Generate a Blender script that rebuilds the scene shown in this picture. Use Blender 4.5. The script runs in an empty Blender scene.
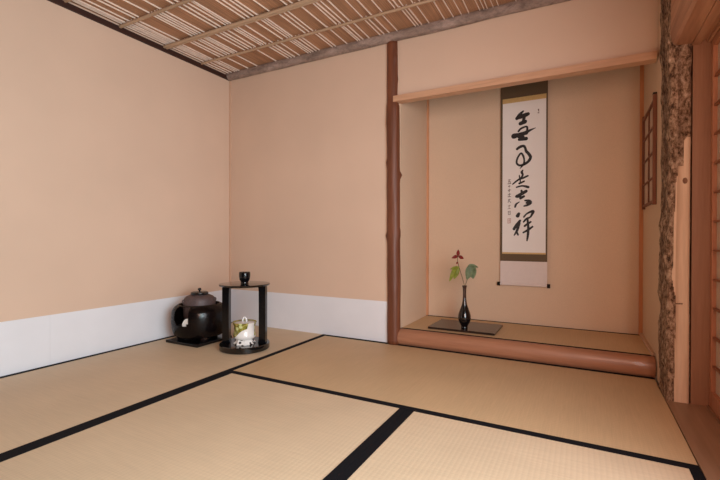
import bpy, bmesh, math, random
from mathutils import Vector, Matrix, noise
random.seed(7)
S = bpy.context.scene
COL = S.collection
PI = math.pi
H = 1.968          # wall top
HC = 2.006         # reed ceiling
ZS = 0.099         # alcove floor
YT = 0.556         # alcove back wall
XL = 1.492         # alcove left wall
XR = 2.873         # alcove right wall
XM1, XM2, XM3 = 0.938, 1.926, 2.866
YM = -0.945

# ---------------------------------------------------------------- helpers
def link(o, parent=None):
    COL.objects.link(o)
    if parent is not None:
        o.parent = parent
    return o

def mesh_obj(name, bm, mat, parent=None, smooth=False, angle=None):
    bmesh.ops.recalc_face_normals(bm, faces=bm.faces[:])
    me = bpy.data.meshes.new(name)
    bm.to_mesh(me); bm.free()
    if isinstance(mat, (list, tuple)):
        for m in mat: me.materials.append(m)
    else:
        me.materials.append(mat)
    if smooth:
        for p in me.polygons: p.use_smooth = True
        if angle is not None:
            try: me.set_sharp_from_angle(angle=math.radians(angle))
            except Exception: pass
    return link(bpy.data.objects.new(name, me), parent)

def tag(o, label=None, cat=None, group=None, kind=None):
    if label: o['label'] = label
    if cat: o['category'] = cat
    if group: o['group'] = group
    if kind: o['kind'] = kind
    return o

def empty(name, loc, rz=0.0):
    o = bpy.data.objects.new(name, None)
    o.empty_display_size = 0.05
    o.location = loc; o.rotation_euler = (0, 0, rz)
    return link(o)

def box(bm, x0, x1, y0, y1, z0, z1, bev=0.0, mi=0):
    r = bmesh.ops.create_cube(bm, size=1.0)
    vs = r['verts']
    for v in vs:
        v.co = Vector(((x0+x1)/2 + v.co.x*(x1-x0), (y0+y1)/2 + v.co.y*(y1-y0), (z0+z1)/2 + v.co.z*(z1-z0)))
    fs = set(f for v in vs for f in v.link_faces)
    if bev > 0:
        es = list(set(e for v in vs for e in v.link_edges))
        rr = bmesh.ops.bevel(bm, geom=es, offset=bev, segments=2, affect='EDGES', profile=0.6)
        fs = set(rr['faces']) | set(f for f in fs if f.is_valid)
    for f in fs:
        if f.is_valid: f.material_index = mi

def boxes(*bs, bev=0.0):
    bm = bmesh.new()
    for b in bs: box(bm, *b, bev=bev)
    return bm

def lathe(bm, prof, c=(0, 0, 0), n=48, mi=0, cap=True, arc=None):
    rings = []
    for r, z in prof:
        if r <= 1e-6:
            rings.append([bm.verts.new((c[0], c[1], c[2]+z))])
        else:
            rings.append([bm.verts.new((c[0]+r*math.cos(2*PI*i/n), c[1]+r*math.sin(2*PI*i/n), c[2]+z)) for i in range(n)])
    for a, b in zip(rings, rings[1:]):
        for i in range(n):
            j = (i+1) % n
            if len(a) == 1 and len(b) == 1: continue
            if len(a) == 1: f = bm.faces.new((a[0], b[i], b[j]))
            elif len(b) == 1: f = bm.faces.new((a[i], a[j], b[0]))
            else: f = bm.faces.new((a[i], a[j], b[j], b[i]))
            f.material_index = mi
    return rings

def tube(bm, pts, rad, n=10, mi=0, cap=True, squash=None):
    """swept tube; rad: number or list"""
    pts = [Vector(p) for p in pts]
    if not isinstance(rad, (list, tuple)): rad = [rad]*len(pts)
    rings = []
    up = None
    for i, p in enumerate(pts):
        t = (pts[min(i+1, len(pts)-1)] - pts[max(i-1, 0)]).normalized()
        if up is None:
            up = Vector((0, 0, 1)) if abs(t.z) < 0.9 else Vector((1, 0, 0))
        s = t.cross(up).normalized(); up = s.cross(t).normalized()
        rings.append([bm.verts.new(p + s*math.cos(2*PI*k/n)*rad[i] + up*math.sin(2*PI*k/n)*rad[i]) for k in range(n)])
    for a, b in zip(rings, rings[1:]):
        for k in range(n):
            j = (k+1) % n
            bm.faces.new((a[k], a[j], b[j], b[k])).material_index = mi
    if cap:
        bm.faces.new(rings[0]).material_index = mi
        bm.faces.new(rings[-1]).material_index = mi

def smoothline(pts, sub=6):
    """Catmull-Rom through tuples of any length"""
    out = []
    n = len(pts)
    for i in range(n-1):
        p0 = pts[max(i-1, 0)]; p1 = pts[i]; p2 = pts[i+1]; p3 = pts[min(i+2, n-1)]
        for k in range(sub):
            t = k/sub
            out.append(tuple(0.5*((2*b)+(-a+c)*t+(2*a-5*b+4*c-d)*t*t+(-a+3*b-3*c+d)*t**3) for a, b, c, d in zip(p0, p1, p2, p3)))
    out.append(tuple(pts[-1]))
    return out

# ---------------------------------------------------------------- materials
def srgb(r, g, b):
    f = lambda v: (v/12.92 if v <= 0.04045 else ((v+0.055)/1.055)**2.4)
    return (f(r/255), f(g/255), f(b/255), 1.0)

class NT:
    def __init__(s, name):
        s.m = bpy.data.materials.new(name); s.m.use_nodes = True
        s.t = s.m.node_tree; s.n = s.t.nodes; s.l = s.t.links
        s.b = s.n['Principled BSDF']
    def new(s, ty, **kw):
        n = s.n.new(ty)
        for k, v in kw.items():
            if k in n.inputs: n.inputs[k].default_value = v
            else: setattr(n, k, v)
        return n
    def link(s, a, b): s.l.new(a, b)
    def coords(s, scale=(1, 1, 1), rot=(0, 0, 0)):
        tc = s.new('ShaderNodeTexCoord'); mp = s.new('ShaderNodeMapping')
        mp.inputs['Scale'].default_value = scale; mp.inputs['Rotation'].default_value = rot
        s.link(tc.outputs['Object'], mp.inputs['Vector'])
        return mp.outputs['Vector']
    def ramp(s, fac, stops):
        r = s.new('ShaderNodeValToRGB')
        el = r.color_ramp.elements
        while len(el) < len(stops): el.new(0.5)
        for e, (p, c) in zip(el, stops): e.position = p; e.color = c
        s.link(fac, r.inputs['Fac'])
        return r.outputs['Color']
    def bump(s, h, strength=0.3, dist=0.01):
        b = s.new('ShaderNodeBump'); b.inputs['Strength'].default_value = strength; b.inputs['Distance'].default_value = dist
        s.link(h, b.inputs['Height']); s.link(b.outputs['Normal'], s.b.inputs['Normal'])
    def mix(s, fac, a, b, mode='MIX'):
        m = s.new('ShaderNodeMix'); m.data_type = 'RGBA'; m.blend_type = mode
        for i, v in ((0, fac), (6, a), (7, b)):
            if isinstance(v, (int, float, tuple)): m.inputs[i].default_value = v
            else: s.link(v, m.inputs[i])
        return m.outputs[2]

def scl(c, k): return (min(c[0]*k, 1), min(c[1]*k, 1), min(c[2]*k, 1), 1)

def plain(name, c, rough=0.6, metal=0.0, var=0.08, scale=20, coat=0.0, spec=0.5):
    t = NT(name)
    nz = t.new('ShaderNodeTexNoise', Scale=scale, Detail=4.0)
    t.link(t.coords(), nz.inputs['Vector'])
    t.link(t.ramp(nz.outputs['Fac'], [(0.3, scl(c, 1-var)), (0.7, scl(c, 1+var))]), t.b.inputs['Base Color'])
    t.b.inputs['Roughness'].default_value = rough; t.b.inputs['Metallic'].default_value = metal
    t.b.inputs['Coat Weight'].default_value = coat
    t.b.inputs['Specular IOR Level'].default_value = spec
    return t.m

def plaster(name, c):
    t = NT(name)
    v = t.coords()
    a = t.new('ShaderNodeTexNoise', Scale=2.2, Detail=3.0); t.link(v, a.inputs['Vector'])
    b = t.new('ShaderNodeTexNoise', Scale=420.0, Detail=3.0); t.link(v, b.inputs['Vector'])
    base = t.ramp(a.outputs['Fac'], [(0.3, scl(c, .97)), (0.7, scl(c, 1.03))])
    grain = t.ramp(b.outputs['Fac'], [(0.3, (.9, .9, .9, 1)), (0.7, (1.08, 1.08, 1.08, 1))])
    t.link(t.mix(0.6, base, grain, 'MULTIPLY'), t.b.inputs['Base Color'])
    t.b.inputs['Roughness'].default_value = 0.92
    t.b.inputs['Specular IOR Level'].default_value = 0.15
    t.bump(b.outputs['Fac'], 0.12, 0.002)
    return t.m

def wood(name, c1, c2, axis='z', scale=9, rough=0.5, bump=0.08, dist=2.0, coat=0.0):
    t = NT(name)
    st = {'x': (0.07, 1, 1), 'y': (1, 0.07, 1), 'z': (1, 1, 0.07)}[axis]
    v = t.coords(st)
    n = t.new('ShaderNodeTexNoise', Scale=float(scale), Detail=6.0, Roughness=0.6, Distortion=dist); t.link(v, n.inputs['Vector'])
    f = t.new('ShaderNodeTexNoise', Scale=float(scale)*14, Detail=2.0); t.link(v, f.inputs['Vector'])
    a = t.ramp(n.outputs['Fac'], [(0.3, c1), (0.7, c2)])
    g = t.ramp(f.outputs['Fac'], [(0.3, (.88, .86, .84, 1)), (0.7, (1.06, 1.06, 1.06, 1))])
    t.link(t.mix(0.7, a, g, 'MULTIPLY'), t.b.inputs['Base Color'])
    t.b.inputs['Roughness'].default_value = rough
    t.b.inputs['Coat Weight'].default_value = coat
    t.bump(f.outputs['Fac'], bump, 0.003)
    return t.m

def tatami(name, c, axis):
    """axis = long direction of the mat; warp ridges run along it, rushes run across"""
    t = NT(name)
    v = t.coords()
    w1 = t.new('ShaderNodeTexWave', Scale=1.0/0.0125/ (2*PI) * 2*PI/20*1.0); w1.wave_type = 'BANDS'
    w1.bands_direction = 'Y' if axis == 'x' else 'X'
    w1.inputs['Scale'].default_value = 20.0 / 1.0
    w1.inputs['Distortion'].default_value = 0.15
    t.link(v, w1.inputs['Vector'])
    # rushes: noise stretched across the mat
    st = (300, 9, 9) if axis == 'x' else (9, 300, 9)
    mp = t.coords(st)
    rn = t.new('ShaderNodeTexNoise', Scale=1.0, Detail=2.0); t.link(mp, rn.inputs['Vector'])
    big = t.new('ShaderNodeTexNoise', Scale=3.0, Detail=2.0); t.link(v, big.inputs['Vector'])
    base = t.ramp(big.outputs['Fac'], [(0.3, scl(c, .96)), (0.7, scl(c, 1.04))])
    rr = t.ramp(rn.outputs['Fac'], [(0.3, (.93, .925, .91, 1)), (0.7, (1.05, 1.05, 1.04, 1))])
    x1 = t.mix(0.7, base, rr, 'MULTIPLY')
    ww = t.ramp(w1.outputs['Fac'], [(0.0, (.93, .925, .92, 1)), (0.45, (1.02, 1.02, 1.02, 1))])
    t.link(t.mix(0.45, x1, ww, 'MULTIPLY'), t.b.inputs['Base Color'])
    t.b.inputs['Roughness'].default_value = 0.55
    t.b.inputs['Specular IOR Level'].default_value = 0.3
    ad = t.new('ShaderNodeMath', operation='ADD'); t.link(w1.outputs['Fac'], ad.inputs[0]); t.link(rn.outputs['Fac'], ad.inputs[1])
    t.bump(ad.outputs[0], 0.15, 0.001)
    return t.m

WALL = plaster('sand_plaster', (.69, .50, .38, 1))
WALL_ALC = plaster('alcove_plaster', (.72, .53, .38, 1))
PAPER = plain('koshibari_paper', (.77, .765, .80, 1), 0.8, var=0.02, scale=6)
MAT_X = tatami('rush_mat_x', (.62, .435, .253, 1), 'x')
MAT_Y = tatami('rush_mat_y', (.68, .53, .366, 1), 'y')
EDGE = plain('mat_edging_cloth', (.0035, .0035, .006, 1), 0.9, var=0.3, scale=300, spec=0.2)
SILLW = wood('alcove_sill_wood', srgb(150, 100, 74), srgb(178, 126, 96), 'x', 7, 0.42, coat=0.1)
LINTW = wood('lintel_wood', srgb(194, 148, 116), srgb(210, 166, 134), 'x', 9, 0.55)
POSTW = wood('red_pine_bark', srgb(88, 46, 28), srgb(128, 74, 48), 'z', 9, 0.5, bump=0.4)
LATH = wood('corner_lath', srgb(206, 170, 144), srgb(214, 180, 154), 'z', 12, 0.6)
JAMBW = wood('jamb_cedar', srgb(146, 104, 78), srgb(162, 118, 90), 'z', 9, 0.5)
BEAMW = wood('hewn_beam_wood', srgb(156, 106, 80), srgb(204, 152, 118), 'y', 7, 0.5, dist=3.5)
FLOORW = wood('floor_board_wood', srgb(150, 118, 94), srgb(170, 134, 108), 'y', 6, 0.45)
SHOJIW = wood('shoji_cedar', srgb(176, 116, 86), srgb(196, 136, 104), 'z', 12, 0.5)
BARW = wood('shoji_lattice_wood', srgb(140, 84, 58), srgb(158, 100, 70), 'y', 12, 0.5)
DARKW = wood('dark_ceiling_edge', srgb(44, 22, 16), srgb(62, 32, 22), 'y', 9, 0.6)
ROD = wood('bamboo_rod', srgb(162, 134, 108), srgb(194, 164, 136), 'x', 14, 0.45)
LACQ = plain('black_lacquer', (.003, .003, .004, 1), 0.16, var=0.1, coat=0.0, spec=0.45)
LACQ_D = plain('worn_black_lacquer', (.006, .0055, .006, 1), 0.25, var=0.1)
BOARDW = plain('brown_black_lacquer_board', (.024, .013, .010, 1), 0.2, var=0.12, coat=0.0, spec=0.6)
CLAYB = plain('polished_black_clay', (.010, .006, .006, 1), 0.2, var=0.2)
ASH = plain('pale_ash', (.75, .73, .70, 1), 0.9)
INK = plain('ink', (.012, .009, .009, 1), 0.6, var=0.1)
INK2 = plain('faint_ink', (.18, .13, .12, 1), 0.7, var=0.1)
SEAL = plain('faded_seal_red', (.50, .26, .23, 1), 0.7, var=0.1)
SCRP = plain('writing_paper', (.84, .80, .77, 1), 0.8, var=0.02, scale=5)
SCRB = plain('scroll_brocade', srgb(98, 80, 58), 0.8, var=0.10, scale=260)
SCRG = plain('scroll_gold_strip', srgb(206, 172, 112), 0.6, var=0.06, scale=60)
SCRL = plain('scroll_lower_cloth', srgb(222, 208, 202), 0.8, var=0.02, scale=40)
WHITE = plain('white_glaze', (.80, .78, .76, 1), 0.18, var=0.02, coat=0.3)
STEM = plain('plant_stem', srgb(92, 76, 44), 0.6)
LEAF_Y = plain('yellow_green_leaf', srgb(164, 172, 70), 0.45, var=0.25, scale=60)
LEAF_G = plain('grey_green_leaf', srgb(142, 160, 124), 0.45, var=0.18, scale=60)
PETAL = plain('red_petal', srgb(150, 34, 26), 0.5, var=0.25, scale=90)
def papery():
    t = NT('shoji_paper')
    t.b.inputs['Base Color'].default_value = srgb(200, 172, 150)
    n = t.new('ShaderNodeTexNoise', Scale=30.0, Detail=4.0); t.link(t.coords(), n.inputs['Vector'])
    t.link(t.ramp(n.outputs['Fac'], [(0.3, srgb(196, 170, 150)), (0.7, srgb(206, 182, 162))]), t.b.inputs['Base Color'])
    t.b.inputs['Roughness'].default_value = 0.85
    return t.m
SHOJIP = papery()
LACQ_T = plain('mirror_black_lacquer', (.004, .0035, .0035, 1), 0.05, var=0.05, spec=0.6, coat=0.25)
SCREENW = wood('old_screen_wood', srgb(112, 64, 42), srgb(138, 84, 58), 'z', 12, 0.6)

def iron():
    t = NT('cast_iron')
    n = t.new('ShaderNodeTexNoise', Scale=160.0, Detail=4.0); t.link(t.coords(), n.inputs['Vector'])
    t.link(t.ramp(n.outputs['Fac'], [(0.3, srgb(74, 60, 60)), (0.7, srgb(100, 84, 84))]), t.b.inputs['Base Color'])
    t.b.inputs['Roughness'].default_value = 0.55; t.b.inputs['Metallic'].default_value = 0.15
    t.bump(n.outputs['Fac'], 0.4, 0.002)
    return t.m
IRON = iron()

def ceiling_mat():
    t = NT('reed_ceiling')
    v = t.coords((260, 2.0, 1))
    n = t.new('ShaderNodeTexNoise', Scale=1.0, Detail=3.0); t.link(v, n.inputs['Vector'])
    v2 = t.coords((16, 3.2, 1))
    n2 = t.new('ShaderNodeTexNoise', Scale=1.0, Detail=2.0); t.link(v2, n2.inputs['Vector'])
    a = t.ramp(n.outputs['Fac'], [(0.25, srgb(130, 92, 66)), (0.75, srgb(196, 150, 116))])
    b = t.ramp(n2.outputs['Fac'], [(0.3, (.82, .8, .78, 1)), (0.7, (1.1, 1.08, 1.06, 1))])
    t.link(t.mix(0.9, a, b, 'MULTIPLY'), t.b.inputs['Base Color'])
    t.b.inputs['Roughness'].default_value = 0.6
    t.bump(n.outputs['Fac'], 0.5, 0.003)
    return t.m
CEIL = ceiling_mat()
STRIP = plain('pale_split_bamboo', srgb(236, 216, 200), 0.4, var=0.08, scale=30)

def bark_mat(grey):
    t = NT('grey_log_bark' if grey else 'pillar_bark')
    v = t.coords((1, 1, .55) if not grey else (.5, 1, 1))
    n = t.new('ShaderNodeTexNoise', Scale=60.0 if not grey else 30.0, Detail=8.0, Roughness=0.75, Distortion=0.25); t.link(v, n.inputs['Vector'])
    n2 = t.new('ShaderNodeTexNoise', Scale=11.0, Detail=3.0); t.link(v, n2.inputs['Vector'])
    if grey:
        st = [(0.3, srgb(104, 86, 78)), (0.5, srgb(150, 130, 120)), (0.72, srgb(184, 160, 148))]
    else:
        st = [(0.36, srgb(40, 24, 18)), (0.46, srgb(124, 94, 72)), (0.56, srgb(182, 154, 130)), (0.7, srgb(228, 206, 186))]
    col = t.ramp(n.outputs['Fac'], st)
    g = t.ramp(n2.outputs['Fac'], [(0.35, (.7, .66, .62, 1)), (0.65, (1.1, 1.1, 1.1, 1))])
    t.link(t.mix(0.8, col, g, 'MULTIPLY'), t.b.inputs['Base Color'])
    t.b.inputs['Roughness'].default_value = 0.9
    t.bump(n.outputs['Fac'], 0.8 if not grey else 0.4, 0.012)
    return t.m
BARK = bark_mat(False); GLOG = bark_mat(True)
HEWN = wood('hewn_sapwood', srgb(214, 184, 156), srgb(234, 206, 180), 'z', 8, 0.55)

# ================================================================ SETTING
def struct(name, bm, mat, **k):
    o = mesh_obj(name, bm, mat, None, **k); o['kind'] = 'structure'; return o

YF = -2.87
struct('floor', boxes((-0.1, 3.3, YF-.1, 0.75, -0.12, -0.055)), FLOORW)
struct('wall_left', boxes((-0.1, 0, YF, 0.0, -.055, 2.2)), WALL)
wb = boxes((-0.1, 1.43, 0, 0.1, -.055, 2.2), (1.43, 2.95, 0.0, 0.06, 1.60, 2.2))
struct('wall_back', wb, WALL)
struct('wall_alcove_left', boxes((1.43, XL, 0.02, YT, -.055, 1.601)), WALL_ALC)
struct('wall_alcove_back', boxes((1.43, 2.98, YT, YT+.08, -.055, 2.2)), WALL_ALC)
struct('wall_alcove_right', boxes((XR, 2.945, -0.108, YT, 0.0, 2.2)), WALL_ALC)
struct('wall_alcove_left_upper', boxes((1.43, XL, 0.06, YT, 1.601, 2.2)), WALL_ALC)
struct('ceiling_alcove', boxes((1.43, 2.96, 0.06, YT+.08, 2.2, 2.24)), LINTW)
# right wall above the sliding door track and on past the opening
struct('wall_right', boxes((2.951, 3.08, YF, 0.0, 1.62, 2.2)), WALL)
# koshibari paper
bm = bmesh.new()
ys = [0.0, -0.37, -1.315, -2.2, YF]
for a, b in zip(ys, ys[1:]):
    box(bm, 0.0, 0.0016, b+0.0006, a, 0.0, 0.272)
struct('baseboard_left', bm, PAPER)
bm = bmesh.new()
for a, b in ((0.0016, 0.5), (0.5, 1.413)):
    box(bm, a, b-0.0005, -0.0016, 0, 0.0, 0.272)
struct('baseboard_back', bm, PAPER)
# slim laths in the corners
struct('trim_1', boxes((0.0, 0.012, -0.012, 0, 0.272, H)), LATH)
struct('trim_2', boxes((XL, XL+.014, YT-.014, YT, ZS, 2.2)), wood('alcove_left_lath', srgb(206, 146, 108), srgb(216, 160, 120), 'z', 12, 0.6))
LATH_A = wood('alcove_corner_lath', srgb(196, 128, 82), srgb(212, 148, 100), 'z', 12, 0.6)
struct('trim_3', boxes((XR-.020, XR, YT-.014, YT, ZS, 2.2)), LATH_A)
# dark moulding along left wall under ceiling
struct('trim_4', boxes((0.0, 0.013, YF, -0.03, H, H+.034), bev=0.002), DARKW)
# low trim at the foot of alcove right wall
struct('trim_5', boxes((XR-.016, XR-.0005, 0.035, YT-.014, ZS, ZS+.016), bev=.001), LATH)

# ---- ceiling: woven reed sheet with pale splits, rods below
ce = struct('ceiling', boxes((-0.1, 3.08, YF, 0.0, HC+.012, HC+.03)), CEIL)
seg1 = [0.144, 0.238, 0.33, 0.517, 0.63, 0.685, 0.73, 0.81, 0.853, 0.905, 1.013, 1.038, 1.126, 1.212, 1.251, 1.296, 1.378, 1.407, 1.443, 1.499, 1.623, 1.663, 1.709, 1.805, 1.861, 1.91, 1.952, 2.017, 2.058, 2.092, 2.12, 2.214, 2.283, 2.315, 2.4, 2.46, 2.55, 2.6]
seg2 = [0.06, .12, .2, .27, .33, .37, .44, 0.506, 0.542, 0.594, 0.637, 0.688, 0.779, 0.82, 0.86, 0.961, 0.992, 1.022, 1.126, 1.198, 1.226, 1.255, 1.289, 1.377, 1.437, 1.508, 1.59, 1.64, 1.7, 1.74, 1.83, 1.9, 1.96, 2.05, 2.1, 2.2]
def rnd_seg():
    x = 0.05; out = []
    while x < 2.85:
        for k in range(random.choice([1, 2, 3, 3, 4])):
            out.append(x); x += random.uniform(.030, .052)
        x += random.uniform(.03, .09)
    return out
rods = [0.0, -0.30, -0.61, -0.93, -1.24, -1.56, -1.88, -2.2, -2.52, -2.85]
bm = bmesh.new()
for i, (a, b) in enumerate(zip(rods, rods[1:])):
    xs = seg1 if i == 0 else seg2 if i == 1 else rnd_seg()
    xs = sorted(xs + [.030, .062, .1])
    xs = sorted(xs + [(p_+q_)/2 + random.uniform(-.004, .004) for p_, q_ in zip(xs, xs[1:]) if .038 < q_-p_ < .075 and random.random() < .22])
    for x in xs:
        w = random.uniform(.0020, .0044)
        sk = random.uniform(-.006, .006)
        z0 = HC + .004; z1 = HC + .0125
        v = [bm.verts.new(p) for p in ((x-w/2, a+.0, z0), (x+w/2, a, z0), (x+w/2+sk, b, z0), (x-w/2+sk, b, z0),
                                       (x-w/2, a, z1), (x+w/2, a, z1), (x+w/2+sk, b, z1), (x-w/2+sk, b, z1))]
        for q in ((0, 1, 2, 3), (4, 5, 6, 7), (0, 1, 5, 4), (2, 3, 7, 6), (1, 2, 6, 5), (0, 3, 7, 4)):
            bm.faces.new([v[k] for k in q])
mesh_obj('reed_strips', bm, STRIP, ce)
for i, y in enumerate(rods[1:-1]):
    bm = bmesh.new()
    r = (.0085, .017, .010)[i % 3]
    x0 = .010
    n = 30; pts = []; rr = []
    for k in range(n+1):
        x = x0 + (3.0-x0)*k/n
        pts.append((x, y + .0035*noise.noise(Vector((x*2, y*5, 0))), HC + .004 - r))
        rr.append(r*(1+.10*noise.noise(Vector((x*6, y*9, 3)))))
    if r > .015:   # middle batten is a split pole pair
        tube(bm, [(p[0], p[1]-.008, p[2]+.006) for p in pts], [q*.62 for q in rr], 10)
        tube(bm, [(p[0], p[1]+.009, p[2]+.006) for p in pts], [q*.62 for q in rr], 10)
    else:
        tube(bm, pts, rr, 10)
    mesh_obj('ceiling_rod', bm, ROD, ce, smooth=True, angle=50)
# log purlin at the wall top
bm = bmesh.new()
pts, rr = [], []
for k in range(60):
    x = 0.0 + 2.9*k/59
    pts.append((x, -0.022+.003*noise.noise(Vector((x*3, 0, 0))), H+.029+.003*noise.noise(Vector((x*2.5, 4, 0)))))
    rr.append(.032*(1+.08*noise.noise(Vector((x*5, 8, 0)))))
tube(bm, pts, rr, 16)
o = mesh_obj('log_purlin', bm, GLOG, None, smooth=True, angle=60)
tag(o, 'long grey bark-covered log running under the reed ceiling along the back wall', 'beam')

# ================================================================ TATAMI
def mat(x0, x1, y0, y1, axis, label, z=0.0, th=.055, edges=(1, 1), bw=.031):
    root = empty('tatami_mat', ((x0+x1)/2, (y0+y1)/2, z-th))
    cx, cy = (x0+x1)/2, (y0+y1)/2
    g = .0012
    o = mesh_obj('rush_surface', boxes((x0-cx+g, x1-cx-g, y0-cy+g, y1-cy-g, 0, th), bev=.003), MAT_X if axis == 'x' else MAT_Y, root)
    for s in (0, 1):
        if not edges[s]: continue
        bm = bmesh.new()
        if axis == 'x':
            a, b = ((y0-cy, y0-cy+bw), (y1-cy-bw, y1-cy))[s]
            box(bm, x0-cx+g, x1-cx-g, a, b, th-.01, th+.0014, bev=.0008)
        else:
            a, b = ((x0-cx, x0-cx+bw), (x1-cx-bw, x1-cx))[s]
            box(bm, a, b, y0-cy+g, y1-cy-g, th-.01, th+.0014, bev=.0008)
        e = mesh_obj('cloth_edging', bm, EDGE, root); e['label'] = 'black cloth edging strip'
    tag(root, label, 'tatami mat', 'tatami mats on the tea room floor' if z == 0 else None)
    return root
mat(0.0, XM1, -1.91, 0.0, 'y', 'tatami mat along the left wall, under the kettle and round stand')
mat(XM1, XM3, YM, 0.0, 'x', 'wide tatami mat lying crosswise directly in front of the alcove sill')
mat(XM1, XM2, YF, YM, 'y', 'foreground tatami mat at bottom centre, left of the thick black seam')
mat(XM2, XM3, YF, YM, 'y', 'foreground tatami mat at bottom right beside the wooden floor board')
mat(XL, XR-.001, 0.030, YT-.001, 'x', 'narrow raised tatami mat inside the alcove under the flower vase', z=ZS, th=.05, bw=.018)
# alcove sub floor
struct('floor_alcove', boxes((XL, XR-.001, 0.031, YT, -.055, ZS-.05)), FLOORW)

# ================================================================ ALCOVE TIMBER
# sill: round-faced log
bm = bmesh.new()
prof = []
for k in range(15):
    a = -PI/2*0.75 + (PI/2*0.75+PI/2)*k/14
    prof.append((-0.012 - .0*k, 0))
prof = [(0.029, 0.0), (-0.004, 0.0), (-0.016, .012), (-0.022, .03), (-0.0235, .048), (-0.021, .066), (-0.014, .083), (-0.003, .094), (0.006, ZS), (0.029, ZS)]
secs = 40; rings = []
for i in range(secs+1):
    x = 1.478 + (XR-.004-1.478)*i/secs
    w = .0025*noise.noise(Vector((x*2.5, 1, 0)))
    rings.append([bm.verts.new((x, y + (w if y < 0 else 0), z)) for y, z in prof])
for a, b in zip(rings, rings[1:]):
    for k in range(len(prof)):
        j = (k+1) % len(prof)
        bm.faces.new((a[k], a[j], b[j], b[k]))
bm.faces.new(rings[0]); bm.faces.new(rings[-1])
o = mesh_obj('alcove_sill', bm, SILLW, None, smooth=True, angle=40)
tag(o, 'polished reddish rounded log sill along the front edge of the raised alcove', 'sill')
# black shadow strip of edging under sill is the mat's own edging.

# lintel
bm = boxes((1.462, XR-.006, -0.034, 0.030, 1.572, 1.610), bev=.0015)
o = mesh_obj('alcove_lintel', bm, LINTW)
tag(o, 'pale squared wooden lintel across the top of the alcove opening', 'beam')

# left post: slim red log
bm = bmesh.new()
n = 26; m = 70; rings = []
knots = [(1.87, 5.6, .012), (1.72, 0.4, .010), (1.10, 0.3, .016), (1.18, 3.6, .008), (.72, 0.0, .010), (.70, 3.4, .012), (1.45, 4.2, .008), (.35, 5.0, .008)]
for i in range(m+1):
    z = 0.0 + (H+.01)*i/m
    cx = 1.459 + (-.012)*(z/H) - (.004 if z > 1.58 else 0) + .005*noise.noise(Vector((0, 2, z*1.6)))
    r0 = .0435 if z < 1.56 else .0365
    ring = []
    for k in range(n):
        a = 2*PI*k/n
        r = r0*(1 + .06*noise.noise(Vector((math.cos(a)*1.5, math.sin(a)*1.5, z*5))) + .03*noise.noise(Vector((math.cos(a)*5, math.sin(a)*5, z*3))))
        for kz, ka, kh in knots:
            d = math.hypot((z-kz)/.022, (((a-ka+PI) % (2*PI))-PI)/.45)
            if d < 2: r += kh*math.exp(-d*d*1.4)
        ring.append(bm.verts.new((cx+r*math.cos(a), r*math.sin(a)*.9, z)))
    rings.append(ring)
for a, b in zip(rings, rings[1:]):
    for k in range(n):
        j = (k+1) % n
        bm.faces.new((a[k], a[j], b[j], b[k]))
bm.faces.new(rings[0]); bm.faces.new(rings[-1])
o = mesh_obj('log_post', bm, POSTW, None, smooth=True)
tag(o, 'slender dark red log post with knots at the left side of the alcove', 'post')

# right pillar: bark log with hewn front face
root = empty('bark_pillar', (2.915, -0.225, 0.0))
def pillar_ring(z, n=64):
    cx, cy = 2.9085, -0.225
    hx, hy, e = .0410, .114, 0.22
    dense = []
    for k in range(2000):
        a = 2*PI*(k+.5)/2000
        ca, sa = math.cos(a), math.sin(a)
        dense.append((cx+hx*math.copysign(abs(ca)**e, ca), cy+hy*math.copysign(abs(sa)**e, sa)))
    L = [0]
    for p, q in zip(dense, dense[1:]+dense[:1]): L.append(L[-1]+math.hypot(q[0]-p[0], q[1]-p[1]))
    out = []; i = 0
    for k in range(n):
        s_ = L[-1]*k/n
        while L[i+1] < s_: i += 1
        out.append((dense[i][0], dense[i][1], 0))
    return out
RING = None
def hew_edge(z):      # x beyond which the front face is hewn smooth
    w = .006*noise.noise(Vector((z*6, 3, 1))) + .003*noise.noise(Vector((z*19, 7, 1)))
    w *= .5
    if z > 1.12: return 9
    if z > .92: return 2.940 - .050*((1.12-z)/.20)**.4 + w
    if z > .52: return 2.890 - .006*(.92-z)/.40 + w
    if z > .42: return 2.884 + .014*(.52-z)/.10 + w
    return 2.898 - .008*(1-z/.42) + w
m = 400; n = 160
RING = pillar_ring(0, n)
bmB = bmesh.new(); grid = []
for i in range(m+1):
    z = 0.0 + 2.08*i/m
    row = []
    lean = .006*noise.noise(Vector((9, 2, z*1.3)))
    for (x, y, a) in RING:
        front = y < -.225-.104
        hewn = front and x > hew_edge(z)
        v = Vector((x, y, z))
        nrm = Vector((x-2.9085, (y+.225)*.5, 0)).normalized()
        if hewn:
            d = -.003
        else:
            d = .012*noise.fractal(Vector((x*16, y*16, z*10)), 0.9, 2.2, 4) + .010*noise.noise(Vector((x*6, y*6, z*4))) - .001
            d = max(-.012, min(.012, d))
            if x > 2.944: d = min(d, -.001)
        v += nrm*d
        v.x += lean*(1 if x < 2.9 else .2)
        row.append((bmB.verts.new(v), hewn))
    grid.append(row)
for i in range(m):
    for k in range(n):
        j = (k+1) % n
        q = (grid[i][k], grid[i][j], grid[i+1][j], grid[i+1][k])
        f = bmB.faces.new([p[0] for p in q])
        f.material_index = 1 if sum(p[1] for p in q) >= 3 else 0
bmB.faces.new([p[0] for p in grid[0]]); bmB.faces.new([p[0] for p in grid[-1]])
for v in bmB.verts: v.co -= Vector((2.915, -.225, 0))
mesh_obj('trunk', bmB, [BARK, HEWN], root, smooth=True)
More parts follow.
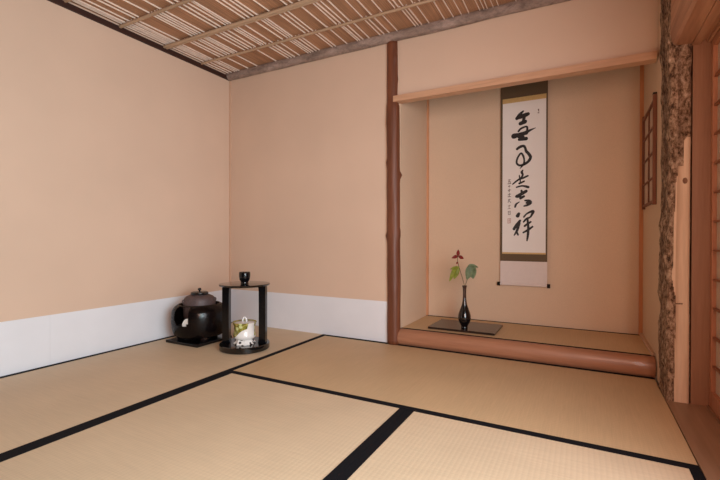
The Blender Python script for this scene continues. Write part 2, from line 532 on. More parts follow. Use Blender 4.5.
# knots on the pillar
bm = bmesh.new()
for (x, z, r) in ((2.926-2.915, .935, .011),):
    rg = []
    for rr, yy in ((r, -.1105), (r*.9, -.1135), (r*.55, -.1125), (0, -.1115)):
        if rr == 0: rg.append([bm.verts.new((x, yy, z))])
        else: rg.append([bm.verts.new((x+rr*.8*math.cos(2*PI*k/16), yy, z+rr*1.2*math.sin(2*PI*k/16))) for k in range(16)])
    for a, b in zip(rg, rg[1:]):
        for k in range(16):
            j = (k+1) % 16
            if len(b) == 1: bm.faces.new((a[k], a[j], b[0]))
            else: bm.faces.new((a[k], a[j], b[j], b[k]))
    bm.faces.new(rg[0])
kn = mesh_obj('knot', bm, wood('knot_wood', srgb(110, 70, 44), srgb(150, 104, 70), 'z', 40), root, smooth=True)
tag(root, 'thick rough-barked pillar with a pale hewn front face right of the alcove', 'pillar')

# hewn beam from pillar towards the viewer
bm = bmesh.new()
ys = [-0.3445 - i*(2.87-.3445)/30 for i in range(31)]
rings = []
for y in ys:
    c = .004*noise.noise(Vector((0, y*4, 0)))
    rings.append([bm.verts.new(p) for p in ((2.876, y, 2.03), (2.872+c, y, 1.56), (2.880+c, y, 1.512+c), (2.890, y, 1.503), (2.944, y, 1.500), (2.944, y, 2.03))])
for a, b in zip(rings, rings[1:]):
    for k in range(6):
        j = (k+1) % 6
        bm.faces.new((a[k], a[j], b[j], b[k]))
bm.faces.new(rings[0]); bm.faces.new(rings[-1])
o = mesh_obj('hewn_beam', bm, BEAMW, None, smooth=True, angle=25)
tag(o, 'heavy hewn wooden beam butting against the bark pillar at the top right', 'beam')

# upper door track (kamoi) with grooves
bm = boxes((2.9455, 2.975, YF, -.3345, 1.495, 1.62), (2.975, 2.997, YF, -.3345, 1.510, 1.62), (2.997, 3.006, YF, -.3345, 1.495, 1.62), (3.006, 3.030, YF, -.3345, 1.510, 1.62), (3.030, 3.06, YF, -.3345, 1.495, 1.62))
struct('trim_6', bm, BEAMW)
# jamb board beside the pillar
o = struct('door_frame', boxes((2.9500, 3.060, -0.334, -0.20, 0.0025, 1.6195), bev=.001), JAMBW)
o.name = 'trim_7'
# wooden floor board + sill track
struct('trim_8', boxes((XM3+.001, 3.003, YF, -0.115, -.055, 0.002), bev=.001), FLOORW)
struct('trim_9', boxes((3.0035, 3.08, YF, -0.334, -.055, 0.010), bev=.001), JAMBW)

# shoji sliding door
root = empty('door_1', (3.022, -0.79, 0.0105)); root['kind'] = 'structure'
y1, y0 = -.3365+.79, -1.235+.79
zt = 1.4985
fx0, fx1 = -.013, .013
bm = boxes((fx0, fx1, y1-.030, y1, 0, zt), (fx0, fx1, y0, y0+.030, 0, zt), bev=.0015)
mesh_obj('stile', bm, SHOJIW, root)
mesh_obj('rail', boxes((fx0+.001, fx1-.001, y0+.03, y1-.03, 0, .062), (fx0+.001, fx1-.001, y0+.03, y1-.03, zt-.04, zt), bev=.001), SHOJIW, root)
bs = []
for k in range(-4, 8):
    z = .645 + .1168*k - .0105
    if .07 < z < zt-.05: bs.append((-.0095, .002, y0+.028, y1-.028, z-.0035, z+.0035))
for k in range(1, 4):
    y = y1 - .03 - .2075*k
    bs.append((-.0075, .002, y-.0035, y+.0035, .06, zt-.04))
mesh_obj('lattice', boxes(*bs), BARW, root)
mesh_obj('paper_pane', boxes((.002, .003, y0+.029, y1-.029, .061, zt-.039)), SHOJIP, root)

# ================================================================ ALCOVE LATTICE SCREEN on right alcove wall
root = empty('lattice_screen', (XR-.001, .235, .875))
zt = 1.392-.875; zb = 0.0; yl = .455-.235; yr = .012-.235
fr = SCREENW
mesh_obj('stile', boxes((-.016, 0, yl-.014, yl, zb-.012, zt+.018), bev=.001), fr, root)
mesh_obj('stile', boxes((-.016, 0, yr, yr+.022, zb-.012, zt+.022), bev=.001), fr, root)
mesh_obj('corner_cap', boxes((-.017, 0, yr-.001, yr+.023, zt+.022, zt+.030), bev=.001), LACQ_D, root)
mesh_obj('rail', boxes((-.015, 0, yr+.022, yl-.014, zt-.012, zt), bev=.001), fr, root)
mesh_obj('rail', boxes((-.015, 0, yr+.022, yl-.014, zb, zb+.012), bev=.001), fr, root)
bs = [(-.011, -.004, (yl+yr)/2-.003, (yl+yr)/2+.006, zb+.012, zt-.012)]
for k in (1, 2, 3):
    z = zb + (zt-zb)*k/4
    bs.append((-.012, -.004, yr+.022, yl-.014, z-.004, z+.004))
mesh_obj('lattice', boxes(*bs), fr, root)
mesh_obj('paper_pane', boxes((-.004, -.0005, yr+.021, yl-.013, zb+.011, zt-.011)), SHOJIP, root)
tag(root, 'small wooden lattice paper screen hung on the right side wall of the alcove', 'screen')

# ================================================================ HANGING SCROLL
SY = .533
def sc(u, v):
    s = (u-502.3)/43.4
    x = 2.050 + .279*s
    za = .592 - .0070*(v-252); zb_ = .596 - .00669*(v-252)
    return x, za*(1-s) + zb_*s
root = empty('hanging_scroll', (2.19, SY, .372))
OX, OZ = 2.19, .372
def rel(b): return (b[0]-OX, b[1]-OX, b[2]-SY, b[3]-SY, b[4]-OZ, b[5]-OZ)
mesh_obj('brocade_mount', boxes(rel((2.037, 2.3385, SY, SY+.0015, .532, 1.79))), SCRB, root)
mesh_obj('paper_sheet', boxes(rel((2.050, 2.3285, SY-.0008, SY+.0002, .592, 1.630))), SCRP, root)
mesh_obj('gold_strip', boxes(rel((2.049, 2.3295, SY-.001, SY+.0004, .583, .594))), SCRG, root)
mesh_obj('gold_strip', boxes(rel((2.049, 2.3295, SY-.001, SY+.0004, 1.628, 1.660))), SCRG, root)
mesh_obj('lower_cloth', boxes(rel((2.037, 2.3385, SY-.0004, SY+.0012, .375, .533))), SCRL, root)
bm = bmesh.new(); tube(bm, [(2.037-OX, .003, 0), (2.3385-OX, .003, 0)], .009, 16)
mesh_obj('roller', bm, SCRL, root, smooth=True, angle=40)
for x0, x1 in ((2.018, 2.037), (2.3385, 2.3575)):
    bm = bmesh.new(); tube(bm, [(x0-OX, .003, 0), (x1-OX, .003, 0)], .0135, 16)
    e = mesh_obj('roller_knob', bm, LACQ, root, smooth=True, angle=40); e['label'] = 'black roller end knob'
bm = bmesh.new(); tube(bm, [(2.037-OX, .004, 1.795-OZ), (2.3385-OX, .004, 1.795-OZ)], .008, 12)
mesh_obj('top_rod', bm, SCRB, root, smooth=True, angle=40)
bm = bmesh.new(); tube(bm, [(2.09-OX, .004, 1.80-OZ), (2.19-OX, .012, 1.90-OZ), (2.285-OX, .004, 1.80-OZ)], .0015, 6)
mesh_obj('hanging_cord', bm, SCRB, root)

def brush(bm, pts, dy=0.0, sub=6):
    P = smoothline(pts, sub)
    Q = []
    for u, v, w in P:
        x, z = sc(u, v); Q.append((Vector((x-OX, z-OZ)), max(w, .3)*.0066*.5))
    L, R = [], []
    y = -.0013 + dy
    for i, (c, w) in enumerate(Q):
        a = Q[max(i-1, 0)][0]; b = Q[min(i+1, len(Q)-1)][0]
        t = (b-a); t = t.normalized() if t.length > 1e-9 else Vector((1, 0))
        nn = Vector((-t.y, t.x))
        ww = w*(1+.10*noise.noise(Vector((c.x*90, c.y*90, 0))))
        L.append(c+nn*ww); R.append(c-nn*ww)
    vl = [bm.verts.new((p.x, y, p.y)) for p in L]; vr = [bm.verts.new((p.x, y, p.y)) for p in R]
    for i in range(len(vl)-1):
        bm.faces.new((vl[i], vl[i+1], vr[i+1], vr[i]))
    for idx in (0, -1):      # round ends
        c, w = Q[idx]
        vs = [bm.verts.new((c.x+w*math.cos(2*PI*k/12), y-.00004, c.y+w*math.sin(2*PI*k/12))) for k in range(12)]
        bm.faces.new(vs)
chars = [
 [[(523.3,110.8,1.6),(520,114,3.2),(516.9,118.2,3.4)], [(517,118,3.2),(523,115.6,4.2),(528,113.6,3.6)], [(521,114.5,3),(524,117,3.5),(523,120,2.0)],
  [(520.6,123.2,4.0),(525,121.2,4.2)], [(518.6,131,2.0),(520.8,128.4,2.0),(526.5,126.2,2.0),(527.3,129.5,2.2),(526.5,133,3)],
  [(514,135.8,5.6),(518.5,134.6,4.2),(525,132.8,4.2),(529,130.4,2.6),(535.3,127.5,.7)], [(519,136,4),(522.5,137,4.5)], [(519.4,139.2,3.0),(526.2,138.2,3.8)]],
 [[(517.2,148.6,2.6),(520.5,146.3,2.7),(524,145.7,2.7),(525.5,148,2.4),(526.4,150.8,2.8),(529,153.6,3.0),(530.6,157,3.0),(528.4,161,2.8),(524,164,2.6),(520,165,2.2),(517,163,2.0),(517.2,159,1.9),(519.3,154.8,1.9),(521.4,152.9,2.0),(523.4,155.5,2.0),(524.4,160,1.8),(523.6,164,1.8),(520.3,168,.8)]],
 [[(523,169.8,1.4),(522,171.8,2.6),(523,174.4,1.9),(521,178,2)], [(519.5,174.8,1.0),(520,178,1.6)], [(512.8,183.8,1.2),(518.8,179.2,2.0),(524,177.2,2.0),(528,175.3,1.8)],
  [(519.6,183,2.0),(524.4,180.8,1.8)], [(520.6,178.6,1.2),(520.4,183,1.4)], [(516.8,186.8,1.6),(522.5,185.4,1.8),(528.5,186.6,2.6)]],
 [[(521.8,190.2,2.2),(522.4,193.4,2.4)], [(516.8,196,3.0),(521.9,193.3,3.4),(526.5,190.6,3.0)], [(518,196.4,2.4),(520.8,195.6,2.2)], [(520.8,197.8,2.6),(524.2,195.8,2.4)],
  [(519.8,201.4,.7),(516.6,203.6,2.0),(515.4,206.4,2.0)], [(525.3,200,1.6),(529.2,200.4,3.0),(530.8,202.2,3.0),(528,204.4,2.4),(524.4,205.6,1.4)], [(527,202.4,2.2),(530,202,3)]],
 [[(518,215.4,3.8),(519.2,213.2,2.8)], [(520.4,220.2,2.4),(517,224.5,3.0),(514.4,228.4,3.0)], [(519.4,222.5,3.2),(517.6,229.6,2.6),(514.6,234.8,1.2)], [(517,231,1.8),(518.5,234.3,1.8)],
  [(524.3,216.4,1.8),(527.5,213,1.7),(533.3,210.6,2.8),(532.2,214,2.2),(530.5,216.6,1.8),(526.8,218.4,2.2),(524,221.4,1.6)], [(531.1,221.3,1.8),(528,223.4,2.2),(525,225.6,2.0)],
  [(532.8,226.2,2.0),(528.5,229.4,2.2),(523.8,232,1.8)], [(527.8,218,2.0),(528.7,227,2.4),(528.4,234,2.4),(527.5,240,1.5)]],
]
for ci, ch in enumerate(chars):
    bm = bmesh.new()
    for si, st in enumerate(ch): brush(bm, st, -.0001*si)
    e = mesh_obj('brushed_character', bm, INK, root)
# signature column
bm = bmesh.new()
sig = [
 [(508.2,179.6,.6),(510.6,179.2,.6)], [(509.4,179.2,.6),(508.9,182.6,.6)], [(508.3,181.2,.6),(510.4,181,.6),(510.3,183,.6)], [(507.8,183.4,.7),(511,183.2,.6)],
 [(508.4,186,.7),(510.4,185.6,.6)], [(509.4,184.8,.5),(509.3,187,.5)],
 [(508.2,190,.7),(510.8,189.4,.7)], [(509.4,188.6,.7),(509.2,191.4,.8)],
 [(508,194.4,.6),(510.8,193.6,.6)], [(509.5,192.8,.6),(509.3,196.2,.6)], [(508,196.4,.7),(510.8,196.2,.7)],
 [(508.4,199.4,.6),(510.6,198.8,.6)], [(509.4,198.4,.6),(508.2,202,.6)], [(509.4,200,.6),(510.8,202.2,.7)],
 [(508.2,205.6,.5),(510.6,205,.5)], [(509.4,204.6,.5),(509.2,208,.5)], [(508,208.4,.5),(510.6,208,.5)],
 [(508.2,211,.5),(510.6,210.6,.5)], [(508.4,211,.5),(508.4,214,.5)], [(510.4,210.8,.5),(510.4,213.8,.5)], [(508.6,212.4,.4),(510.4,212.2,.4)], [(508.4,214.2,.5),(510.6,214,.5)],
]
for s in sig: brush(bm, s, 0, 2)
mesh_obj('signature', bm, INK2, root)
bm = bmesh.new()
for s in [[(507.9,218.4,.5),(510.9,218,.5)], [(508,218.4,.5),(508,222.6,.5)], [(510.8,218,.5),(510.8,222.4,.5)], [(508,222.8,.5),(510.9,222.4,.5)], [(509.4,218.4,.5),(509.4,222.4,.5)], [(508.2,220.5,.4),(510.6,220.2,.4)]]:
    brush(bm, s, 0, 2)
mesh_obj('seal', bm, SEAL, root)
bm = bmesh.new()
for s in [[(537.9,108.9,.8),(538.5,110.6,.8)], [(537.6,112.4,.8),(538.6,112.2,.7)], [(538.6,108.6,.5),(538.6,113,.4)]]:
    brush(bm, s, 0, 2)
mesh_obj('seal', bm, INK2, root)
tag(root, 'tall hanging scroll with five large black brush characters on the alcove wall', 'scroll')

# ================================================================ VASE, BOARD, FLOWER
vx, vy = 1.880, .160
bm = boxes((-.211, .211, -.148, .148, 0, .013), bev=.002)
o = mesh_obj('display_board', bm, BOARDW)
o.location = (1.868, .246, ZS+.0015)
tag(o, 'flat dark lacquered board lying on the alcove mat under the vase', 'board')
zb = ZS+.0015+.013
root = empty('flower_vase', (vx, vy, zb))
def vase_mat():
    t = NT('vase_glaze')
    tc = t.new('ShaderNodeTexCoord'); sp = t.new('ShaderNodeSeparateXYZ'); t.link(tc.outputs['Object'], sp.inputs[0])
    mr = t.new('ShaderNodeMapRange'); mr.inputs['From Min'].default_value = 0.0; mr.inputs['From Max'].default_value = .27
    t.link(sp.outputs['Z'], mr.inputs['Value'])
    t.link(t.ramp(mr.outputs[0], [(.0, (.004, .003, .004, 1)), (.55, (.006, .004, .004, 1)), (.72, (.06, .026, .016, 1)), (1, (.035, .016, .012, 1))]), t.b.inputs['Base Color'])
    t.b.inputs['Roughness'].default_value = .13; t.b.inputs['Coat Weight'].default_value = .5
    return t.m
prof = [(0, 0), (.019, 0), (.021, .004), (.020, .012), (.022, .020), (.031, .036), (.0385, .056), (.0395, .072), (.036, .092), (.028, .115), (.0195, .138), (.0135, .162), (.0110, .19), (.0105, .225), (.0118, .250), (.0150, .262), (.0145, .265), (.0105, .262), (.009, .24), (.008, .15), (0, .14)]
bm = bmesh.new(); lathe(bm, [(r*1.02, z*1.035) for r, z in [(0, 0)] + smoothline(prof[1:18], 3) + prof[18:]], n=48)
mesh_obj('body', bm, vase_mat(), root, smooth=True)
tag(root, 'slender black bottle-shaped vase with a thin brown neck on the lacquered board', 'vase')

# flower (held by the vase: own thing)
root = empty('red_flower', (vx, vy, zb+.10))
# local helper: pixels-per-metre here about 155; view-right axis
RX = Vector((.882, .471, 0))
def fp(dx, dz, d=0.0):   # dx to the right of the vase axis as photographed (cm), dz above vase mouth (cm), d depth
    return RX*dx*.01 + Vector((-.471, .882, 0))*d*.01 + Vector((0, 0, .176+dz*.01))
bm = bmesh.new()
P = smoothline([tuple(fp(.1, -2.5)), tuple(fp(0, -1)), tuple(fp(-1.2, 4)), tuple(fp(-2.9, 9.5)), tuple(fp(-4.2, 14)), tuple(fp(-4.6, 17)), tuple(fp(-4.3, 19.5))], 5)
tube(bm, P, .0019, 8)
mesh_obj('stem', bm, STEM, root, smooth=True)
bm = bmesh.new()
P = smoothline([tuple(fp(-.1, -2.4)), tuple(fp(.3, -.5)), tuple(fp(1.5, 3)), tuple(fp(3.3, 8)), tuple(fp(4.2, 12.5))], 5)
tube(bm, P, .0015, 8)
mesh_obj('stem', bm, STEM, root, smooth=True)
def leaf(name, base, tip, width, nrm, mat, droop=.0, fold=.15, parent=root, shape=None, nl=12):
    base = Vector(base); tip = Vector(tip); ax = tip-base; L = ax.length; axn = ax.normalized()
    nrm = Vector(nrm); side = axn.cross(nrm).normalized(); up = side.cross(axn).normalized()
    bm = bmesh.new(); rows = []
    for i in range(nl+1):
        t = i/nl
        w = width*(math.sin(PI*min(1, t**.75))**.8 if shape is None else shape(t)) + .0004
        c = base + ax*t + up*(droop*math.sin(PI*t))
        row = []
        for k in range(-3, 4):
            s = k/3
            row.append(bm.verts.new(c + side*w*s*.5 + up*(abs(s)*w*fold + .0012*math.sin(t*18+s*2))))
        rows.append(row)
    for a, b in zip(rows, rows[1:]):
        for k in range(6): bm.faces.new((a[k], a[k+1], b[k+1], b[k]))
    r = bmesh.ops.solidify(bm, geom=bm.faces[:], thickness=.0008)
    return mesh_obj(name, bm, mat, parent, smooth=True)
V = Vector((.35, -.93, .15))
# left yellow-green leaf cluster (drooping)
leaf('leaf', fp(-6.0, 11.4), fp(-9.8, 2.4), .027, V, LEAF_Y, droop=.018)
leaf('leaf', fp(-4.2, 11.8), fp(-6.6, 3.8, 1), .032, V + Vector((.3, 0, .2)), LEAF_Y, droop=.008)
leaf('leaf', fp(-3.8, 10.8), fp(-9.2, 10.2, .6), .024, V + Vector((0, 0, .6)), LEAF_Y, droop=.008)
leaf('leaf', fp(-3.6, 10.4), fp(-5.6, 12.4), .020, V, LEAF_Y)
# right grey-green leaves
leaf('leaf', fp(4.2, 13.2), fp(1.4, 3.4), .050, V, LEAF_G, droop=.006)
leaf('leaf', fp(4.6, 13.2), fp(5.6, 4.0, .5), .052, V + Vector((-.2, 0, .1)), LEAF_G, droop=.006)
leaf('leaf', fp(2.0, 12.6), fp(8.9, 11.4, .5), .026, V + Vector((0, 0, .5)), LEAF_G, droop=.006)
# red petals
leaf('petal', fp(-4.3, 18.8), fp(-4.1, 23.0), .021, V, PETAL)
leaf('petal', fp(-4.5, 18.8), fp(-8.4, 17.4), .022, V, PETAL, droop=.004)
leaf('petal', fp(-4.1, 18.8), fp(-.6, 17.0), .021, V, PETAL, droop=.004)
leaf('petal', fp(-4.4, 15.0), fp(-5.4, 13.6), .010, V, PETAL)
bm = bmesh.new(); bmesh.ops.create_uvsphere(bm, u_segments=12, v_segments=8, radius=.0045, matrix=Matrix.Translation(fp(-4.3, 18.6)))
mesh_obj('flower_centre', bm, STEM, root, smooth=True)
tag(root, 'single red flower with green leaves standing in the slender black vase', 'flower')

# ================================================================ BRAZIER BOARD, BRAZIER, KETTLE
bx, by = .270, -.545
o = mesh_obj('brazier_board', boxes((-.148, .148, -.148, .148, 0, .017), bev=.002), LACQ)
o.location = (bx, by, .0015)
tag(o, 'square glossy black board on the tatami beneath the round brazier', 'board')
zb = .0185
root = empty('tea_brazier', (bx, by, zb))
# shell as a lathe with opening; viewer direction
fa = math.atan2(-2.524-by, 2.552-bx)     # towards the viewer
oa = fa - math.radians(40)               # opening turned to photo-left
prof = [(.120, .020), (.148, .024), (.166, .042), (.177, .080), (.181, .125), (.180, .165), (.174, .196), (.160, .216), (.146, .226), (.136, .232), (.131, .232), (.128, .224)]
prof = [(r*.975, z) for r, z in smoothline(prof, 3)]
inner = [(.120, .222), (.135, .214), (.155, .200), (.168, .180), (.174, .15), (.174, .12), (.165, .075), (.140, .050), (.09, .045)]
n = 96
def opening(a, z):
    d = ((a-oa+PI) % (2*PI))-PI
    if z > .232-.004: return False
    w = .33
    top = .222
    if z < .105: return False
    ww = w*math.sqrt(max(0, 1-((.150-z)/.048)**2)) if z < .150 else w
    return abs(d) < ww
bm = bmesh.new(); rg = []
for r, z in prof:
    rg.append([bm.verts.new((r*math.cos(2*PI*k/n), r*math.sin(2*PI*k/n), z)) for k in range(n)])
for i in range(len(rg)-1):
    zm = (prof[i][1]+prof[i+1][1])/2
    for k in range(n):
        a = 2*PI*(k+.5)/n
        if opening(a, zm) and i < len(rg)-8: continue
        j = (k+1) % n
        bm.faces.new((rg[i][k], rg[i][j], rg[i+1][j], rg[i+1][k]))
bm.faces.new(rg[0])
bmesh.ops.solidify(bm, geom=bm.faces[:], thickness=.007)
mesh_obj('body', bm, CLAYB, root, smooth=True, angle=50)
# inner hearth (dark ash bed) and the pale shard standing in it
bm = bmesh.new(); lathe(bm, [(0, .085), (.150, .085), (.150, .05), (0, .05)], n=48)
mesh_obj('ash_bed', bm, plain('dark_ash', (.03, .027, .026, 1), .9), root)
bm = bmesh.new()
dv = Vector((math.cos(oa), math.sin(oa), 0)); sd = Vector((-dv.y, dv.x, 0))
c = dv*.158 + sd*.026 + Vector((0, 0, .128))
fr_, bk_ = [], []
for k in range(24):
    a = 2*PI*k/24
    off = sd*(.024*math.cos(a)+.012*math.sin(a)) + Vector((0, 0, .030*math.sin(a)))
    fr_.append(bm.verts.new(c+off+dv*.003)); bk_.append(bm.verts.new(c+off-dv*.003))
bm.faces.new(fr_); bm.faces.new(bk_)
for k in range(24):
    j = (k+1) % 24; bm.faces.new((fr_[k], fr_[j], bk_[j], bk_[k]))
e = mesh_obj('front_shard', bm, ASH, root); e['label'] = 'white clay shard inside the brazier opening'
for k in range(3):
    a = fa + .2 + 2*PI*k/3
    bm = bmesh.new(); lathe(bm, [(0, 0), (.020, 0), (.024, .010), (.028, .030), (0, .035)], (.125*math.cos(a), .125*math.sin(a), 0), 20)
    mesh_obj('foot', bm, CLAYB, root, smooth=True, angle=50)
tag(root, 'round glossy black tea brazier holding the iron kettle near the corner', 'brazier')

zk = zb + .106
root = empty('iron_kettle', (bx, by, zk))
bm = bmesh.new()
kp = smoothline([(.0, 0), (.064, .002), (.096, .025), (.1030, .060), (.1045, .095), (.103, .125), (.0995, .152), (.090, .170), (.070, .181), (.057, .184), (.056, .186), (.0, .186)], 3)
kp = [(max(r, 0), z) for r, z in kp]; kp[0] = (0, kp[0][1]); kp[-1] = (0, .186)
lathe(bm, kp, n=64)
bmesh.ops.remove_doubles(bm, verts=bm.verts[:], dist=1e-5)
mesh_obj('body', bm, IRON, root, smooth=True)
# ring lugs
for s in (1, -1):
    bm = bmesh.new()
    a0 = fa + PI/2*s + .25
    cc = Vector((math.cos(a0)*.101, math.sin(a0)*.101, .145)); td = Vector((math.cos(a0), math.sin(a0), 0))
    tube(bm, [cc + td*(.008*math.sin(PI*k/8)) + Vector((0, 0, .011*math.cos(PI*k/8))) for k in range(9)], .004, 8)
    mesh_obj('lug', bm, IRON, root, smooth=True)
bm = bmesh.new(); lathe(bm, [(0, .186), (.055, .186), (.057, .189), (.056, .200), (.050, .204), (.02, .2055), (0, .206)], n=48)
lid = mesh_obj('lid', bm, LACQ_D, root, smooth=True, angle=40)
bm = bmesh.new(); lathe(bm, [(0, .205), (.005, .206), (.004, .210), (.010, .214), (.012, .221), (.008, .228), (0, .230)], n=24)
mesh_obj('knob', bm, LACQ_D, lid, smooth=True)
tag(root, 'purplish-brown cast iron kettle with a black lid set in the round brazier', 'kettle')

# ================================================================ ROUND STAND
sx, sy = .681, -.552
root = empty('round_tea_stand', (sx, sy, .0015), 0)
fa = math.atan2(-2.524-sy, 2.552-sx)
SR = .153
bm = bmesh.new(); lathe(bm, [(0, 0), (SR-.004, 0), (SR, .004), (SR, .032), (SR-.004, .036), (0, .036)], n=80)
mesh_obj('base_board', bm, LACQ_T, root, smooth=True, angle=35)
bm = bmesh.new(); lathe(bm, [(0, .391), (SR-.008, .391), (SR+.000, .395), (SR+.002, .401), (SR+.000, .405), (SR-.008, .406), (0, .4045)], n=80)
mesh_obj('top_board', bm, LACQ_T, root, smooth=True, angle=35)
fu = fa - math.radians(20)
ux = Vector((-math.sin(fu), math.cos(fu), 0)); uy = Vector((math.cos(fu), math.sin(fu), 0))
for s in (1, -1):
    bm = bmesh.new()
    # flat upright, gently flared where it meets the boards
    rows = []
    for i in range(21):
        t = i/20; z = .034 + .359*t
        fl = .006*(math.exp(-t*14) + math.exp(-(1-t)*14))
        hw = .0215; hd = .018
        cpt = ux*s*(.117)
        row = []
        for qx, qy in ((-1, -1), (1, -1), (1, 1), (-1, 1)):
            ex = hw + (fl if qx*s < 0 else 0)
            row.append(bm.verts.new(cpt + ux*qx*ex + uy*qy*hd + Vector((0, 0, z))))
        rows.append(row)
    for a, b in zip(rows, rows[1:]):
        for k in range(4):
            j = (k+1) % 4; bm.faces.new((a[k], a[j], b[j], b[k]))
    bm.faces.new(rows[0]); bm.faces.new(rows[-1])
    es = [e for e in bm.edges if abs((e.verts[0].co-e.verts[1].co).normalized().z) > .9]
    bmesh.ops.bevel(bm, geom=es, offset=.003, segments=2, affect='EDGES')
    mesh_obj('upright', bm, LACQ, root, smooth=True, angle=35)
tag(root, 'round black lacquer tea stand with two uprights beside the brazier', 'stand')

# tea caddy on top
root = empty('tea_caddy', (sx+.021, sy-.023, .0015+.4065))
bm = bmesh.new(); lathe(bm, [(0, 0), (.024, 0), (.0255, .002), (.0225, .009), (.024, .015), (.030, .025), (.033, .038), (.0335, .045)], n=40)
lathe(bm, [(0, .045), (.0335, .045)], n=40)
mesh_obj('body', bm, LACQ, root, smooth=True, angle=40)
bm = bmesh.new(); lathe(bm, [(0, .0455), (.0340, .0455), (.0345, .060), (.0335, .070), (.030, .074), (.0, .075)], n=40)
mesh_obj('lid', bm, LACQ, root, smooth=True, angle=40)
tag(root, 'small black lacquer tea caddy on top of the round stand', 'tea caddy')

# water jar
def jar_mat():
    t = NT('painted_jar_glaze')
    tc = t.new('ShaderNodeTexCoord'); 
    mp = t.new('ShaderNodeMapping'); mp.inputs['Rotation'].default_value = (0, 0, -fa-PI/2)
    t.link(tc.outputs['Object'], mp.inputs['Vector'])     # x = photo right, y = away
    sp = t.new('ShaderNodeSeparateXYZ'); t.link(mp.outputs[0], sp.inputs[0])
    X, Y, Z = sp.outputs
    def M(op, a, b=None):
        m = t.new('ShaderNodeMath', operation=op)
        for i, v in enumerate((a, b)):
            if v is None: continue
            if isinstance(v, (int, float)): m.inputs[i].default_value = v
            else: t.link(v, m.inputs[i])
        return m.outputs[0]
    # green field: above a wavy diagonal and left of a curve
    wav = M('MULTIPLY', M('SINE', M('MULTIPLY', X, 70.0)), .006)
    line1 = M('GREATER_THAN', M('ADD', Z, wav), M('ADD', M('MULTIPLY', X, .75), .095))
    line2 = M('LESS_THAN', X, M('ADD', M('MULTIPLY', M('SUBTRACT', Z, .09), .25), .012))
    g1 = M('MULTIPLY', line1, line2)
    g2 = M('MULTIPLY', M('GREATER_THAN', X, .057), M('GREATER_THAN', Z, .052))
    g3 = M('MULTIPLY', M('GREATER_THAN', Y, .02), M('GREATER_THAN', Z, .05))
    mask = M('MAXIMUM', M('MAXIMUM', g1, g2), g3)
    nz = t.new('ShaderNodeTexNoise', Scale=55.0, Detail=2.0); t.link(mp.outputs[0], nz.inputs['Vector'])
    green = t.ramp(nz.outputs['Fac'], [(.35, srgb(92, 84, 22)), (.5, srgb(134, 132, 52)), (.65, srgb(186, 166, 92))])
    # pale round blossoms
    vo = t.new('ShaderNodeTexVoronoi', Scale=30.0); t.link(mp.outputs[0], vo.inputs['Vector'])
    bl = t.ramp(vo.outputs['Distance'], [(.30, (1, 1, 1, 1)), (.38, (0, 0, 0, 1))])
    g = t.mix(bl, green, srgb(206, 214, 150))
    t.link(t.mix(mask, (.80, .77, .74, 1), g), t.b.inputs['Base Color'])
    t.b.inputs['Roughness'].default_value = .22; t.b.inputs['Coat Weight'].default_value = .2
    return t.m
root = empty('water_jar', (sx+.018, sy-.020, .0015+.036))
bm = bmesh.new()
jp = smoothline([(.0, .030), (.050, .031), (.0625, .038), (.0675, .050), (.067, .062), (.0625, .078), (.0615, .095), (.0645, .113), (.0705, .128), (.0735, .135)], 3)
jp[0] = (0, .030)
jp += [(.071, .1355), (.0625, .126), (0, .124)]
lathe(bm, jp, n=64)
mesh_obj('body', bm, jar_mat(), root, smooth=True, angle=60)
bm = bmesh.new(); lathe(bm, [(0, .002), (.066, 0), (.068, .004), (.060, .014), (.056, .024), (.057, .031), (0, .032)], n=8)
def foot_mat():
    t = NT('foot_with_black_motifs')
    v = t.coords()
    vo = t.new('ShaderNodeTexVoronoi', Scale=34.0); t.link(v, vo.inputs['Vector'])
    t.link(t.ramp(vo.outputs['Distance'], [(.40, (.03, .02, .02, 1)), (.46, (.80, .77, .74, 1))]), t.b.inputs['Base Color'])
    t.b.inputs['Roughness'].default_value = .25
    return t.m
e = mesh_obj('foot_ring', bm, foot_mat(), root); e['label'] = 'white octagonal foot with dark motifs'
bm = bmesh.new(); lathe(bm, [(0, .1265), (.062, .1265), (.063, .129), (.058, .132), (.02, .136), (0, .137)], n=48)
lid = mesh_obj('lid', bm, WHITE, root, smooth=True, angle=50)
bm = bmesh.new()
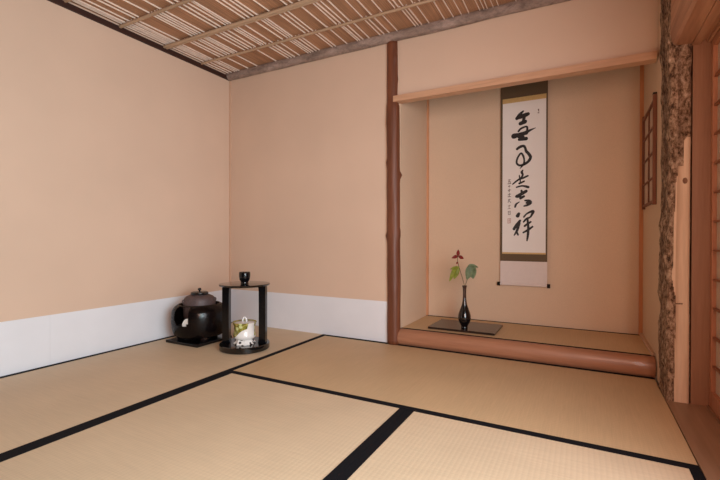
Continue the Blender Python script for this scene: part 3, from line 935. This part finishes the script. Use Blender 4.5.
tube(bm, [ux*(.013*math.cos(PI*k/10)) + Vector((0, 0, .135+.027*math.sin(PI*k/10))) for k in range(11)], .0052, 10)
mesh_obj('handle', bm, WHITE, lid, smooth=True)
tag(root, 'white ceramic water jar painted with green and gold inside the round stand', 'jar')

# ================================================================ CAMERA
cam = bpy.data.cameras.new('camera'); co = bpy.data.objects.new('camera', cam); COL.objects.link(co)
cam.sensor_width = 36; cam.sensor_fit = 'HORIZONTAL'; cam.lens = 418.7324*36/720; cam.clip_start = .02
yaw, pitch, roll = math.radians(28.0952), math.radians(-.3428), math.radians(.0943)
R = Matrix.Rotation(yaw, 4, 'Z') @ Matrix.Rotation(PI/2+pitch, 4, 'X') @ Matrix.Rotation(roll, 4, 'Z')
co.matrix_world = Matrix.Translation((2.5521, -2.5244, .695)) @ R
S.camera = co

# ================================================================ LIGHT
def area(name, loc, target, sx_, sy_, power, col):
    l = bpy.data.lights.new(name, 'AREA'); l.shape = 'RECTANGLE'; l.size = sx_; l.size_y = sy_; l.energy = power; l.color = col
    o = bpy.data.objects.new(name, l); COL.objects.link(o); o.location = loc
    d = Vector(target)-Vector(loc); o.rotation_euler = d.to_track_quat('-Z', 'Y').to_euler()
    return o
# daylight entering through the open part of the right-hand doorway, plus an added warm fill
area('daylight_side_window', (3.0, -2.35, .85), (0, -2.35, .85), 1.0, 1.3, 40, (.56, .92, 1.0))
area('daylight_doorway', (3.65, -2.05, .85), (1.2, -.3, .7), 1.3, 1.4, 47, (.94, .93, 1.0))
area('warm_fill_light', (2.9, -2.8, 1.0), (1.3, 0, .7), .7, 1.0, 24, (1.0, .50, .34))  # added fill standing in for warm bounced light, no actual lamp here
w = bpy.data.worlds.new('world'); S.world = w; w.use_nodes = True
w.node_tree.nodes['Background'].inputs[0].default_value = (1.0, .85, .7, 1); w.node_tree.nodes['Background'].inputs[1].default_value = .03

S.view_settings.view_transform = 'Standard'
S.view_settings.look = 'None'
S.view_settings.gamma = 1.0
S.view_settings.exposure = 0.0
S.view_settings.use_curve_mapping = False
